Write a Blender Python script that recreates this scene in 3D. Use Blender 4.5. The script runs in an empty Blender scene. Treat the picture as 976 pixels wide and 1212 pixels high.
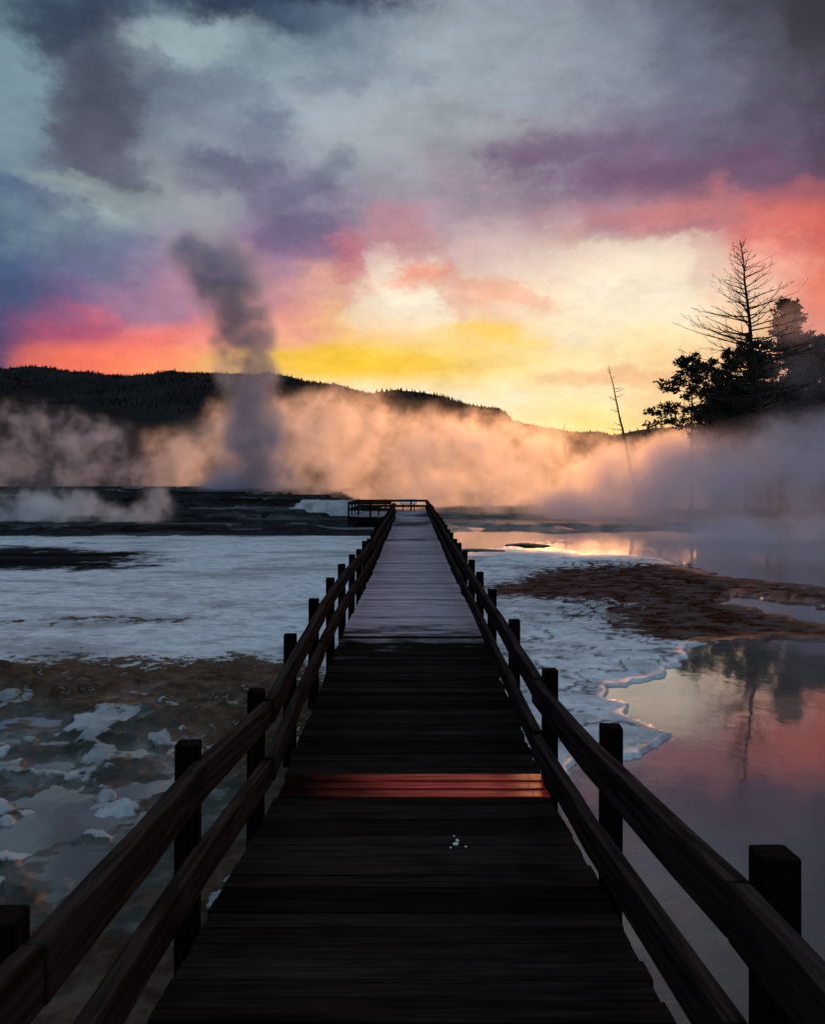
import bpy, bmesh, math, random
import numpy as np
from mathutils import Vector, Matrix
random.seed(7); rng = np.random.default_rng(11)
S = bpy.context.scene
COL = S.collection
F, CX, HY, ZC = 1000.0, 488.0, 575.0, 1.9          # focal length, principal column, horizon row (photo pixels), eye height
WL = -0.5                                           # level of the thermal water

def at(px, py, Y):
    return Vector(((px-CX)*Y/F, Y, ZC-(py-HY)*Y/F))

# ------------------------------------------------------------------ helpers
def link(name, me, mat=None, parent=None):
    o = bpy.data.objects.new(name, me); COL.objects.link(o)
    if mat:
        o.data.materials.append(mat)
    if parent:
        o.parent = parent
    return o
def bm_obj(name, bm, mat, parent=None, smooth=False):
    me = bpy.data.meshes.new(name)
    if smooth:
        for f in bm.faces: f.smooth = True
    bm.to_mesh(me); bm.free()
    return link(name, me, mat, parent)
def empty(name, loc=(0, 0, 0)):
    o = bpy.data.objects.new(name, None); COL.objects.link(o); o.location = loc
    o.empty_display_size = .2
    return o
def tag(o, label=None, cat=None, group=None, kind=None):
    if label: o['label'] = label
    if cat: o['category'] = cat
    if group: o['group'] = group
    if kind: o['kind'] = kind
    return o
def np_mesh(name, V, Q, mat, parent=None, smooth=False):
    me = bpy.data.meshes.new(name)
    V = np.asarray(V, np.float32); Q = np.asarray(Q, np.int32)
    n = Q.shape[1]
    me.vertices.add(len(V)); me.vertices.foreach_set('co', V.ravel())
    me.loops.add(Q.size); me.loops.foreach_set('vertex_index', Q.ravel())
    me.polygons.add(len(Q))
    me.polygons.foreach_set('loop_start', np.arange(0, Q.size, n, dtype=np.int32))
    me.polygons.foreach_set('use_smooth', np.full(len(Q), smooth, dtype=bool))
    me.update(calc_edges=True); me.validate()
    return link(name, me, mat, parent)

# value noise / fBm on arrays (2-D)
_T = rng.random((256, 256)).astype(np.float32)
def vnoise(x, y):
    xi = np.floor(x).astype(int); yi = np.floor(y).astype(int)
    fx = x-xi; fy = y-yi
    fx = fx*fx*fx*(fx*(fx*6-15)+10); fy = fy*fy*fy*(fy*(fy*6-15)+10)
    a = _T[xi & 255, yi & 255]; b = _T[(xi+1) & 255, yi & 255]
    c = _T[xi & 255, (yi+1) & 255]; d = _T[(xi+1) & 255, (yi+1) & 255]
    return (a*(1-fx)+b*fx)*(1-fy)+(c*(1-fx)+d*fx)*fy
def fbm(x, y, sc=1.0, octv=5, ox=0.0, gain=.5):
    x = x*sc+ox+37.1; y = y*sc+ox*1.7+11.3
    s = 0; a = .5; t = 0
    for k in range(octv):
        s = s+a*vnoise(x, y); t += a
        x, y = x*1.62-y*1.19+5.2, x*1.19+y*1.62+1.3
        a *= gain
    return s/t
def sst(e0, e1, x):
    t = np.clip((x-e0)/(e1-e0), 0, 1); return t*t*(3-2*t)
def poly_sd(poly, x, y):
    """signed distance to a closed polygon, positive inside"""
    p = np.array(poly, float); d = np.full(x.shape, 1e9); ins = np.zeros(x.shape, bool)
    for i in range(len(p)):
        ax, ay = p[i]; bx, by = p[(i+1) % len(p)]
        ex, ey = bx-ax, by-ay
        t = np.clip(((x-ax)*ex+(y-ay)*ey)/(ex*ex+ey*ey+1e-9), 0, 1)
        d = np.minimum(d, np.hypot(x-ax-t*ex, y-ay-t*ey))
        c = ((ay > y) != (by > y)) & (x < (bx-ax)*(y-ay)/((by-ay) if by != ay else 1e-9)+ax)
        ins ^= c
    return np.where(ins, d, -d)

# ------------------------------------------------------------------ node helper
class NT:
    def __init__(s, tree): s.t = tree; s.n = tree.nodes; s.l = tree.links; s.n.clear()
    def node(s, typ, **kw):
        n = s.n.new(typ)
        for k, v in kw.items(): setattr(n, k, v)
        return n
    def inp(s, sock, v):
        if isinstance(v, bpy.types.NodeSocket): s.l.new(v, sock)
        elif v is not None: sock.default_value = v
    def m(s, op, a, b=None, c=None, clamp=False):
        n = s.node('ShaderNodeMath', operation=op, use_clamp=clamp)
        for i, v in enumerate((a, b, c)):
            if v is not None: s.inp(n.inputs[i], v)
        return n.outputs[0]
    def vm(s, op, a, b=None, scale=None):
        n = s.node('ShaderNodeVectorMath', operation=op)
        s.inp(n.inputs[0], a)
        if b is not None: s.inp(n.inputs[1], b)
        if scale is not None: s.inp(n.inputs['Scale'], scale)
        return n.outputs['Value'] if op in ('LENGTH', 'DOT_PRODUCT', 'DISTANCE') else n.outputs[0]
    def mr(s, v, a, b, c=0.0, d=1.0, typ='SMOOTHSTEP'):
        n = s.node('ShaderNodeMapRange', interpolation_type=typ)
        for i, x in enumerate((v, a, b, c, d)): s.inp(n.inputs[i], x)
        return n.outputs[0]
    def mix(s, f, a, b, blend='MIX'):
        n = s.node('ShaderNodeMix', data_type='RGBA', blend_type=blend)
        s.inp(n.inputs[0], f); s.inp(n.inputs[6], a); s.inp(n.inputs[7], b)
        return n.outputs[2]
    def noise(s, vec, scale, detail=3, rough=.5, dist=0.0, out=0):
        n = s.node('ShaderNodeTexNoise')
        s.inp(n.inputs['Vector'], vec); s.inp(n.inputs['Scale'], scale); s.inp(n.inputs['Detail'], detail)
        s.inp(n.inputs['Roughness'], rough); s.inp(n.inputs['Distortion'], dist)
        return n.outputs[out]
    def comb(s, x, y, z):
        n = s.node('ShaderNodeCombineXYZ')
        for i, v in enumerate((x, y, z)): s.inp(n.inputs[i], v)
        return n.outputs[0]
    def sep(s, v):
        n = s.node('ShaderNodeSeparateXYZ'); s.inp(n.inputs[0], v); return n.outputs
    def attr(s, name):
        n = s.node('ShaderNodeAttribute', attribute_name=name); return n.outputs['Fac']
def lin(c):
    f = lambda v: (v/255/12.92) if v/255 <= .04045 else ((v/255+.055)/1.055)**2.4
    return (f(c[0]), f(c[1]), f(c[2]), 1.0)
def new_mat(name):
    m = bpy.data.materials.new(name); m.use_nodes = True
    return m, NT(m.node_tree)
def principled(t, **kw):
    b = t.node('ShaderNodeBsdfPrincipled'); o = t.node('ShaderNodeOutputMaterial')
    t.l.new(b.outputs[0], o.inputs[0])
    for k, v in kw.items(): t.inp(b.inputs[k.replace('_', ' ')], v)
    return b
def bump(t, h, strength=.4, dist=.01):
    n = t.node('ShaderNodeBump'); t.inp(n.inputs['Strength'], strength); t.inp(n.inputs['Distance'], dist)
    t.inp(n.inputs['Height'], h); return n.outputs[0]

# ------------------------------------------------------------------ world: sunset sky with clouds
SUN_AZ, SUN_EL = math.radians(11.5), math.radians(4.6)
def build_world():
    w = bpy.data.worlds.new('World'); S.world = w; w.use_nodes = True
    t = NT(w.node_tree)
    tc = t.node('ShaderNodeTexCoord'); D = tc.outputs['Generated']
    d = t.sep(D)
    # large and small drifts that break up the cloud edges
    Dst = t.vm('MULTIPLY', D, (1.0, 1.0, 1.5))
    n1 = t.noise(Dst, 3.2, 2, .55, .0, out=1)
    n2 = t.noise(t.vm('ADD', Dst, (3.1, 7.7, 1.9)), 9.0, 6, .68, .0, out=1)
    w1 = t.vm('SUBTRACT', n1, (.5, .5, .5)); w2 = t.vm('SUBTRACT', n2, (.5, .5, .5))
    warp = t.vm('ADD', t.vm('MULTIPLY', w1, (.22, 0, .12)), t.vm('MULTIPLY', w2, (.22, 0, .14)))
    ym = t.m('MAXIMUM', d[1], .22)
    u0 = t.m('DIVIDE', d[0], ym); v0 = t.m('DIVIDE', d[2], ym)
    wv = t.sep(warp)
    damp = t.mr(v0, .03, .30, .22, 1.0)
    u = t.m('MULTIPLY_ADD', wv[0], damp, u0); v = t.m('MULTIPLY_ADD', wv[2], damp, v0)
    ramp_x = t.m('MULTIPLY_ADD', u, 1000/1464., (488+244)/1464.)
    X = [-240, 0, 100, 200, 300, 400, 500, 600, 700, 800, 900, 976, 1200]
    rows = [
     (575, [(120,70,90),(150,80,90),(248,112,78),(252,138,85),(252,180,110),(255,226,160),(255,230,176),(255,228,165),(255,226,140),(252,204,140),(240,160,110),(230,140,110),(160,80,90)]),
     (505, [(100,65,95),(130,72,95),(248,122,84),(252,144,88),(252,186,118),(255,232,184),(255,232,192),(255,226,168),(255,222,138),(254,210,144),(245,170,120),(235,150,120),(170,85,90)]),
     (462, [(90,62,100),(118,70,98),(248,120,88),(252,146,90),(250,190,128),(255,236,208),(255,236,212),(255,232,192),(255,228,176),(253,212,156),(246,178,130),(236,150,120),(170,90,95)]),
     (430, [(84,62,108),(105,68,104),(246,118,96),(250,146,98),(248,185,125),(255,206,50),(255,212,95),(255,222,152),(254,227,172),(252,210,152),(246,186,140),(236,150,124),(175,95,98)]),
     (395, [(74,66,105),(80,66,106),(178,84,112),(240,128,122),(238,160,138),(252,200,130),(254,214,150),(253,206,130),(253,228,175),(253,230,178),(250,202,155),(236,150,126),(180,95,100)]),
     (355, [(64,76,110),(72,82,120),(112,96,136),(172,124,150),(205,145,150),(228,170,150),(250,236,210),(240,180,145),(248,222,182),(252,232,200),(246,196,165),(236,135,112),(190,85,85)]),
     (305, [(66,86,116),(74,94,130),(108,114,142),(150,134,156),(142,116,148),(150,110,138),(200,150,150),(205,172,168),(216,178,165),(236,192,168),(238,164,142),(232,124,102),(185,85,80)]),
     (255, [(76,96,120),(84,106,132),(124,142,152),(140,142,152),(124,118,142),(126,116,142),(165,145,160),(180,155,165),(180,138,148),(192,122,126),(214,112,104),(222,100,88),(150,70,75)]),
     (205, [(90,112,128),(102,124,142),(108,110,124),(132,138,148),(116,120,142),(148,152,164),(156,155,166),(152,138,152),(122,98,124),(114,92,118),(112,82,106),(98,66,88),(70,50,65)]),
     (150, [(104,124,142),(120,141,156),(98,98,112),(118,128,142),(108,121,142),(148,160,170),(160,166,174),(152,152,162),(126,122,142),(110,104,125),(96,87,107),(80,67,86),(60,50,62)]),
     (100, [(98,122,140),(116,142,158),(86,92,104),(116,130,144),(150,168,176),(142,156,168),(158,168,176),(154,162,172),(135,141,154),(112,114,132),(89,86,101),(70,63,76),(52,48,58)]),
     (50,  [(90,118,132),(110,140,150),(78,92,108),(138,158,167),(132,152,162),(118,136,152),(152,163,172),(146,156,166),(126,134,149),(106,111,128),(82,83,96),(64,62,72),(50,48,56)]),
     (0,   [(80,104,118),(95,120,134),(62,78,98),(74,92,112),(64,80,102),(92,108,128),(142,152,163),(136,144,157),(121,127,141),(92,97,112),(72,74,85),(57,57,65),(46,46,52)]),
     (-160,[(66,84,98),(70,90,105),(60,76,92),(64,80,96),(66,82,98),(76,90,106),(90,100,114),(88,96,110),(80,88,100),(68,74,86),(58,62,72),(52,54,62),(44,46,52)]),
    ]
    col = None; pv = None
    for py, cs in rows:
        r = t.node('ShaderNodeValToRGB'); cr = r.color_ramp; cr.interpolation = 'B_SPLINE' if False else 'EASE'
        for i, (x, c) in enumerate(zip(X, cs)):
            p = (x+244)/1464.
            e = cr.elements[i] if i < 2 else cr.elements.new(p)
            e.position = p; e.color = lin(c)
        t.inp(r.inputs[0], ramp_x)
        vv = (575-py)/1000.
        col = r.outputs[0] if col is None else t.mix(t.mr(v, pv, vv), col, r.outputs[0])
        pv = vv
    # separate clouds, each an ellipse in direction space with ragged edges
    px = t.m('MULTIPLY_ADD', u0, 1000, 488); py = t.m('MULTIPLY_ADD', v0, -1000, 575)
    wd = t.sep(t.vm('ADD', t.vm('MULTIPLY', w1, (150, 0, 90)), t.vm('MULTIPLY', w2, (150, 0, 120))))
    px = t.m('ADD', px, t.m('MULTIPLY', wd[0], damp)); py = t.m('ADD', py, t.m('MULTIPLY', wd[2], damp))
    P = t.comb(px, py, 0.0)
    nb = t.noise(t.vm('MULTIPLY', D, (1.0, 1.0, 2.0)), 12.0, 7, .68, .0)
    nbo = t.m('MULTIPLY', t.m('SUBTRACT', nb, .5), 1.7)
    clouds = [  # x, y, rx, ry, rotation deg, colour, strength
     (205,50,100,44,-5,(162,180,186),.75),(18,120,40,110,0,(126,152,162),.6),(255,150,60,34,0,(154,164,172),.6),(100,238,80,34,6,(168,182,182),.7),(215,238,80,44,0,(160,164,170),.55),
     (410,150,110,50,0,(170,177,183),.6),(520,60,90,50,0,(158,168,176),.5),(690,345,150,60,0,(253,238,212),.65),(620,300,70,30,0,(226,200,190),.4),(300,300,60,40,0,(152,120,146),.5),
     (105,120,66,140,-10,(76,80,96),.72),(110,40,60,50,0,(70,80,98),.5),(165,95,40,36,0,(84,90,106),.5),(60,10,60,55,0,(48,62,82),.8),
     (330,-8,150,36,-3,(48,62,84),.95),(130,200,40,70,-20,(104,102,120),.4),
     (30,240,80,32,8,(82,98,128),.8),(365,205,75,30,-28,(92,97,122),.5),(262,202,70,28,-15,(98,98,126),.55),
     (260,125,110,40,8,(104,116,138),.6),(420,90,90,26,-18,(116,128,146),.45),
     (350,272,80,24,0,(100,92,124),.6),(80,222,80,24,10,(152,170,172),.5),
     (422,292,28,34,10,(198,112,120),.6),(490,262,66,26,-10,(192,128,138),.55),(505,320,52,20,-8,(246,150,118),.75),
     (470,302,36,24,0,(220,195,182),.6),(485,362,95,36,-12,(254,238,212),.75),(440,385,60,24,10,(252,214,170),.5),
     (540,345,28,42,12,(228,152,130),.55),(610,350,76,18,3,(243,164,128),.6),
     (470,438,230,42,0,(255,214,110),.55),(400,430,150,22,2,(255,200,30),.8),(575,396,80,14,2,(255,208,90),.8),
     (740,447,125,14,3,(243,186,136),.8),(655,178,80,42,-12,(112,86,116),.7),(745,215,105,28,-8,(118,84,110),.6),
     (780,258,130,20,-3,(206,122,118),.4),(930,252,80,30,0,(226,114,98),.35),(750,325,120,40,0,(252,236,210),.65),(830,310,30,30,0,(222,190,175),.5),
     (130,425,115,28,-4,(252,120,90),.55),
    ]
    for (x, y, rx, ry, rot, c, st) in clouds:
        a = math.radians(rot); ca, sa = math.cos(a), math.sin(a)
        q = t.vm('SUBTRACT', P, (x, y, 0.0))
        qa = t.vm('DOT_PRODUCT', q, (ca/rx, sa/rx, 0.0)); qb = t.vm('DOT_PRODUCT', q, (-sa/ry, ca/ry, 0.0))
        r2 = t.m('ADD', t.m('MULTIPLY', qa, qa), t.m('MULTIPLY', qb, qb))
        f = t.mr(t.m('ADD', r2, nbo), 1.25, -.05, 0.0, st)
        col = t.mix(f, col, lin(c))
    # fine streakiness
    col = t.mix(1.0, col, t.mr(nb, .28, .72, .80, 1.18, 'LINEAR'), 'MULTIPLY')
    # unseen rest of the dome, made up for its light: dim behind, bright overhead
    dome = t.mix(t.mr(t.sep(n1)[0], .35, .65), lin((52, 62, 78)), lin((84, 98, 116)))
    zen_cap = t.mr(d[2], .62, .86)
    dome = t.mix(zen_cap, dome, ZEN)
    front = t.m('MULTIPLY', t.mr(d[1], .18, .5), t.mr(d[2], .80, .62))
    col = t.mix(front, dome, col)
    sky = t.node('ShaderNodeTexSky', sky_type='NISHITA', sun_disc=False, sun_elevation=SUN_EL, sun_rotation=SUN_AZ,
                 altitude=1800, air_density=1.0, dust_density=2.0, ozone_density=2.0)
    b1 = t.node('ShaderNodeBackground'); t.inp(b1.inputs[0], sky.outputs[0]); b1.inputs[1].default_value = .004
    b2 = t.node('ShaderNodeBackground'); t.inp(b2.inputs[0], col); b2.inputs[1].default_value = 1.0
    ad = t.node('ShaderNodeAddShader'); t.l.new(b1.outputs[0], ad.inputs[0]); t.l.new(b2.outputs[0], ad.inputs[1])
    o = t.node('ShaderNodeOutputWorld'); t.l.new(ad.outputs[0], o.inputs[0])
    w.cycles.sampling_method = 'MANUAL'; w.cycles.sample_map_resolution = 512
ZEN = (.60, .78, 1.02, 1.0)
build_world()

sl = bpy.data.lights.new('sun', 'SUN'); sl.energy = 3.0; sl.angle = math.radians(14); sl.color = (1.0, .40, .15)
so = bpy.data.objects.new('sun', sl); COL.objects.link(so)
sd = Vector((math.sin(SUN_AZ)*math.cos(SUN_EL), math.cos(SUN_AZ)*math.cos(SUN_EL), math.sin(SUN_EL)))
so.rotation_euler = sd.to_track_quat('Z', 'Y').to_euler(); so.location = (0, 0, 60)

# ------------------------------------------------------------------ camera
cam = bpy.data.cameras.new('camera'); co = bpy.data.objects.new('camera', cam); COL.objects.link(co)
cam.sensor_fit = 'VERTICAL'; cam.sensor_height = 36.0; cam.sensor_width = 29.0
cam.lens = 36.0*F/1212.0
cam.shift_y = -(606-HY)/1212.0*1.0
cam.shift_x = 0.0
co.location = (0, 0, ZC); co.rotation_euler = (math.radians(90), 0, 0)
cam.clip_start = .05; cam.clip_end = 20000
S.camera = co
# ------------------------------------------------------------------ ground
def gauss(px, py, x, y, rx, ry): return np.exp(-(((px-x)/rx)**2+((py-y)/ry)**2))
LAND_R = [(470,655),(560,654),(600,648),(650,650),(700,655),(760,659),(800,667),(830,674),(870,683),(920,690),(990,700),(1400,735),
          (1400,770),(976,757),(900,756),(845,759),(815,766),(800,772),(798,786),(762,803),(742,811),(750,838),(772,856),(802,868),
          (796,888),(748,896),(700,893),(664,905),(640,930),(628,990),(560,1000),(470,1000)]
POCKETS = [[(872,704),(930,711),(985,722),(1150,740),(1150,748),(985,740),(920,729),(866,714)]]
DECK_PTS = [(-4,.45),(2.1,.13),(3.85,-.005),(5.55,-.135),(7.5,-.10),(9.5,-.045),(11.3,.0),(14,-.04),(18.4,-.08),(23,-.04),(28,.05),(30.5,.0),(33,.06),(36,.04),(40,.16),(46,.15),(52,.2),(60,.22)]
def deck_z(y): return float(np.interp(y, [p[0] for p in DECK_PTS], [p[1] for p in DECK_PTS]))
def build_ground():
    ys = np.concatenate([[-400, -150, -60, -25, -10, -4, 0, .8, 1.4], 1.8*np.exp(np.linspace(0, math.log(130/1.8), 620)), np.geomspace(135, 9000, 60)])
    nu = 620
    s = np.linspace(-1, 1, nu); s = np.sign(s)*(.72*np.abs(s)+.28*np.abs(s)**5)
    Yg, Sg = np.meshgrid(ys, s, indexing='ij')
    Xg = Sg*(np.maximum(Yg, 0)*.82+3.2+np.maximum(-Yg, 0)*1.0)
    Yc = np.maximum(Yg, 1.9)
    wx = (fbm(Xg, Yg, .55, 5, 3)-.5); wy = (fbm(Xg, Yg, .55, 5, 19)-.5)
    fw = (fbm(Xg, Yg, 2.6, 4, 7)-.5); fw2 = (fbm(Xg, Yg, 2.6, 4, 41)-.5)
    px0 = CX+F*Xg/Yc; py0 = HY+F*(ZC-WL)/Yc
    amp = 1/(Yc/7+.6)
    px = px0+(wx*150+fw*60)*amp; py = py0+(wy*70+fw2*30)*amp**1.35
    # ---- the two sides
    sdl = poly_sd(LAND_R, px, py)
    for pk in POCKETS: sdl = np.minimum(sdl, -poly_sd(pk, px, py)*1.0)
    right = sst(-.4, .3, Xg)
    n_lo = fbm(Xg, Yg, .35, 5, 1); n_md = fbm(Xg, Yg, 1.3, 5, 5); n_hi = fbm(Xg, Yg, 6.0, 4, 9)
    n_vh = fbm(Xg, Yg, 17.0, 3, 13)*sst(24, 9, Yg)+.5*(1-sst(24, 9, Yg))
    crackn = np.abs(fbm(Xg, Yg, 1.6, 4, 77)-.5)
    scale_m = Yc*Yc/2400.0                                   # metres of ground per photo row
    d_m = sdl*np.clip(scale_m, .0, .08)
    rim = np.exp(-((sdl-5)/5.0)**2)
    tz0 = sst(600, 700, px)*sst(760, 730, py)*sst(640, 652, py)
    zr = np.where(sdl > 0, .022+.025*sst(0, 26, sdl)+.010*rim*(n_hi*2), -.02-.13*sst(0, 120, -sdl)-.02*sst(0, 12, -sdl))
    zr = zr+np.where(sdl > 0, ((n_md-.5)*.065+(n_hi-.5)*.035)*(1-.65*tz0)+(n_vh-.5)*.014, (n_md-.5)*.05)*sst(0, 14, np.abs(sdl))
    # stepped rims on the upper right crust
    tz = sst(600, 700, px)*sst(760, 730, py)*sst(640, 652, py)
    st = fbm(Xg, Yg, .5, 4, 23)*7; stf = st-np.floor(st)
    zr = zr+tz*np.where(sdl > 3, (sst(.0, .16, stf)*sst(1, .75, stf)-.35)*.05, 0)
    # ---- left: flat crust, mats and lumps, dark shallows
    mix_l = sst(782, 812, py+(n_lo-.5)*50)                   # 0 = flat crust, 1 = mats with lumps
    zl_flat = .05+((n_md-.5)*.035+(n_hi-.5)*.03)*(.2+.8*sst(48, 22, Yg))+(n_vh-.5)*.012
    lump = .45*fbm(Xg, Yg, .8, 5, 61)+.55*fbm(Xg, Yg, 2.3, 5, 62)
    lumpm = sst(.50, .58, lump+.12*(fbm(Xg, Yg, 4.5, 3, 15)-.5))
    pit = fbm(Xg, Yg, 2.8, 5, 88)
    zl_mix = .040+(n_md-.5)*.12+(pit-.5)*.10+lumpm*(.015+.16*np.maximum(fbm(Xg, Yg, 3.4, 5, 31)-.3, 0))+(n_hi-.5)*.055+(n_vh-.5)*.035
    zl_mix = zl_mix-.07*gauss(px, py, 70, 980, 150, 110)-.05*gauss(px, py, 470, 840, 60, 20)
    near_deck = sst(-2.1, -1.3, Xg)*sst(12, 8, Yg)
    zl_mix = zl_mix+.05*near_deck
    zl = zl_flat*(1-mix_l)+zl_mix*mix_l
    # travertine steps at the back on the left
    rise = sst(40, 110, Yg+(n_lo-.5)*26)*sst(-2.8, -7.5, Xg+.06*(Yg-60)*0)
    stepv = rise*9; k = np.floor(stepv); fr = stepv-k
    zt = (k+sst(.0, .22, fr))/9.0*2.28
    zl = zl+zt*sst(38, 44, Yg)
    # raised white ledge by the end of the boardwalk
    ledge = poly_sd([(-7.2, 60), (-4.0, 61), (-3.9, 64), (-7.2, 66)], Xg+fw*.5, Yg)
    zl = np.where(ledge > 0, np.maximum(zl, 1.3), zl)
    Z = WL+zl*(1-right)+zr*right
    far = sst(110, 160, Yg)
    Z = Z*(1-far)+(WL+.05)*far+far*sst(130, 300, Yg)*0.3
    far_l = sst(-2, -8, Xg)*sst(105, 112, Yg)*sst(260, 150, Yg)
    Z = np.where(far_l > .02, np.maximum(Z, WL+1.7*far_l), Z)
    # bed of the far pool
    fp = poly_sd([(520,618),(620,612),(720,625),(900,640),(1100,690),(976,708),(870,688),(760,656),(650,646),(540,653)], px0, py0)
    Z = np.where((fp > 0) & (right > .5) & (sdl < 0), np.minimum(Z, WL-.06), Z)
    # far shore of that pool
    Z = Z+right*sst(45, 50, Yg+(n_lo-.5)*7)*sst(135, 100, Yg)*(.34+.2*(n_lo-.5))
    Z = np.where(np.abs(Xg) < .8, np.minimum(Z, WL+.03), Z)
    V = np.stack([Xg, Yg, Z], -1).reshape(-1, 3)
    ny = len(ys)
    i = np.arange(ny-1)[:, None]*nu+np.arange(nu-1)[None, :]
    Q = np.stack([i, i+1, i+nu+1, i+nu], -1).reshape(-1, 4)
    # ---- masks for the material
    brown_l = np.clip(gauss(px, py, 200, 808, 190, 26)+gauss(px, py, 330, 830, 70, 34)+.8*gauss(px, py, 260, 880, 110, 60)+.6*gauss(px, py, 60, 810, 120, 40)+.55*gauss(px, py, 330, 940, 60, 50), 0, 1)*(1-right)
    streak = (np.exp(-((py-738)/5.0)**2)*sst(300, 200, px)+.6*np.exp(-((py-640)/2.5)**2))*(1-right)
    mat = np.clip(brown_l*.78+streak*.55+.85*sst(.50, .60, fbm(Xg, Yg, 1.1, 5, 93))*mix_l*(1-right)*(1-.8*lumpm), 0, 1)
    dark_l = np.clip(sst(652, 640, py+fw2*14)*sst(430, 380, px)*.0+np.clip(gauss(px, py, 20, 664, 190, 17)*1.05+(n_md-.5)*.8, 0, 1)*sst(694, 676, py)*sst(330, 150, px)*sst(630, 640, py)+sst(641, 634, py)*sst(36, 42, Yg), 0, 1)*(1-right)
    dark_l = dark_l*(1-sst(-2.2, -1.0, ledge))
    rust = np.clip(1.2*gauss(px, py, 800, 694, 120, 22)+gauss(px, py, 1000, 728, 200, 40)+.9*gauss(px, py, 700, 690, 90, 16)+.7*gauss(px, py, 830, 735, 110, 14)+.6*gauss(px, py, 880, 752, 120, 8)+.45*gauss(px, py, 620, 700, 50, 10), 0, 1)*right
    rust = np.clip(rust+tz*sst(.3, .05, stf)*.35*right, 0, 1)
    wet = np.clip(sst(10, -2, sdl)*right+mix_l*(1-right)*sst(.06, -.01, Z-WL), 0, 1)
    wet = wet*sst(56, 44, Yg)
    shallow = right*sst(0, -8, sdl)
    lum = np.clip(lumpm*mix_l*(1-right)+(1-mix_l)*(1-right), 0, 1)
    mud = mix_l*(1-right)*(1-lumpm)
    vignette_grey = np.maximum(sst(800, 1060, py+(n_lo-.5)*200), .75*sst(-2.2, -1.0, ledge))                 # vignette fall-off painted into the near ground; also greys ledge and lumps
    vignette_grey = np.maximum(vignette_grey, .8*mix_l*(1-right))
    crk = sst(.045, .0, crackn)*right*sst(640, 700, py)*sst(2, 10, sdl)
    o = np_mesh('ground', V, Q, None, smooth=True)
    for nm, a in (('mat', mat), ('dark', dark_l), ('rust', rust), ('wet', wet), ('shallow', shallow), ('mud', mud), ('vignette_grey', vignette_grey), ('crack', crk)):
        at_ = o.data.attributes.new(nm, 'FLOAT', 'POINT'); at_.data.foreach_set('value', np.ascontiguousarray(a, np.float32).ravel())
    m, t = new_mat('mineral_ground')
    P = t.node('ShaderNodeNewGeometry').outputs['Position']
    na = t.noise(P, .7, 6, .6); nb = t.noise(P, 5.0, 6, .65); nc = t.noise(P, 34.0, 4, .7)
    nd = t.noise(t.vm('MULTIPLY', P, (.7, 1.2, 1.0)), 2.2, 6, .6)
    jit = t.m('ADD', t.m('MULTIPLY', t.m('SUBTRACT', nb, .5), 1.1), t.m('MULTIPLY', t.m('SUBTRACT', nc, .5), .5))
    def mask(name, k=1.0, lo=.32, hi=.62):
        return t.mr(t.m('ADD', t.attr(name), t.m('MULTIPLY', jit, k)), lo, hi)
    crust = t.mix(t.mr(nb, .3, .7), (.38, .43, .455, 1), (.60, .66, .69, 1))
    crust = t.mix(t.mr(nd, .50, .66), crust, (.32, .35, .36, 1))
    crust = t.mix(t.mr(t.noise(t.vm('MULTIPLY', P, (.30, .55, 1.0)), 1.0, 6, .70, .4), .48, .64), crust, (.27, .30, .31, 1))
    crust = t.mix(t.m('MULTIPLY', t.mr(nc, .60, .72), .6), crust, (.10, .10, .10, 1))
    crust = t.mix(t.m('MULTIPLY', t.mr(t.noise(P, 2.4, 7, .78), .57, .66), .75), crust, (.13, .135, .14, 1))
    crust = t.mix(t.m('MULTIPLY', t.attr('vignette_grey'), .75), crust, t.mix(t.mr(na, .4, .6), (.11, .13, .125, 1), (.24, .27, .28, 1)))
    mudc = t.mix(t.mr(na, .35, .65), (.045, .040, .034, 1), (.13, .13, .12, 1))
    mudc = t.mix(t.mr(t.noise(P, 2.6, 6, .72), .50, .62), mudc, (.21, .23, .23, 1))
    mudc = t.mix(t.mr(t.noise(P, 1.7, 6, .72, .5), .50, .60), mudc, (.038, .022, .013, 1))
    mudc = t.mix(t.m('MULTIPLY', t.attr('vignette_grey'), .7), mudc, (.022, .030, .026, 1))
    c = t.mix(mask('mud', 1.3), crust, mudc)
    matc = t.mix(t.mr(nb, .35, .65), (.030, .019, .012, 1), (.085, .060, .042, 1))
    c = t.mix(mask('mat', 1.7, .36, .62), c, matc)
    rustc = t.mix(t.mr(nb, .35, .65), (.016, .006, .004, 1), (.060, .020, .012, 1))
    rustc = t.mix(t.mr(nd, .45, .6), rustc, (.085, .058, .055, 1))
    c = t.mix(mask('rust', 1.5, .30, .60), c, rustc)
    nband = t.noise(t.vm('MULTIPLY', P, (.022, .20, .9)), 1.0, 6, .66)  # bands paint sky-lit treads and dark risers into the terrace colour
    darkc = t.mix(t.mr(nd, .40, .64), (.012, .013, .014, 1), (.028, .031, .034, 1))
    darkc = t.mix(t.mr(nband, .52, .66), darkc, (.12, .14, .15, 1))
    darkc = t.mix(t.mr(nband, .46, .36), darkc, (.008, .007, .007, 1))
    c = t.mix(mask('dark', .7, .30, .62), c, darkc)
    shc = t.mix(t.mr(na, .4, .62), (.050, .052, .045, 1), (.13, .15, .145, 1))
    shc = t.mix(t.mr(t.noise(P, 1.4, 5, .6, .6), .54, .66), shc, (.075, .036, .018, 1))
    c = t.mix(mask('shallow', .35), c, shc)
    c = t.mix(t.m('MULTIPLY', t.attr('crack'), .9), c, (.06, .055, .05, 1))
    rough = t.mr(t.attr('wet'), 0, 1, .8, .3, 'LINEAR')
    hb = t.m('ADD', t.m('MULTIPLY', nb, 1.0), t.m('MULTIPLY', nc, .5))
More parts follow.
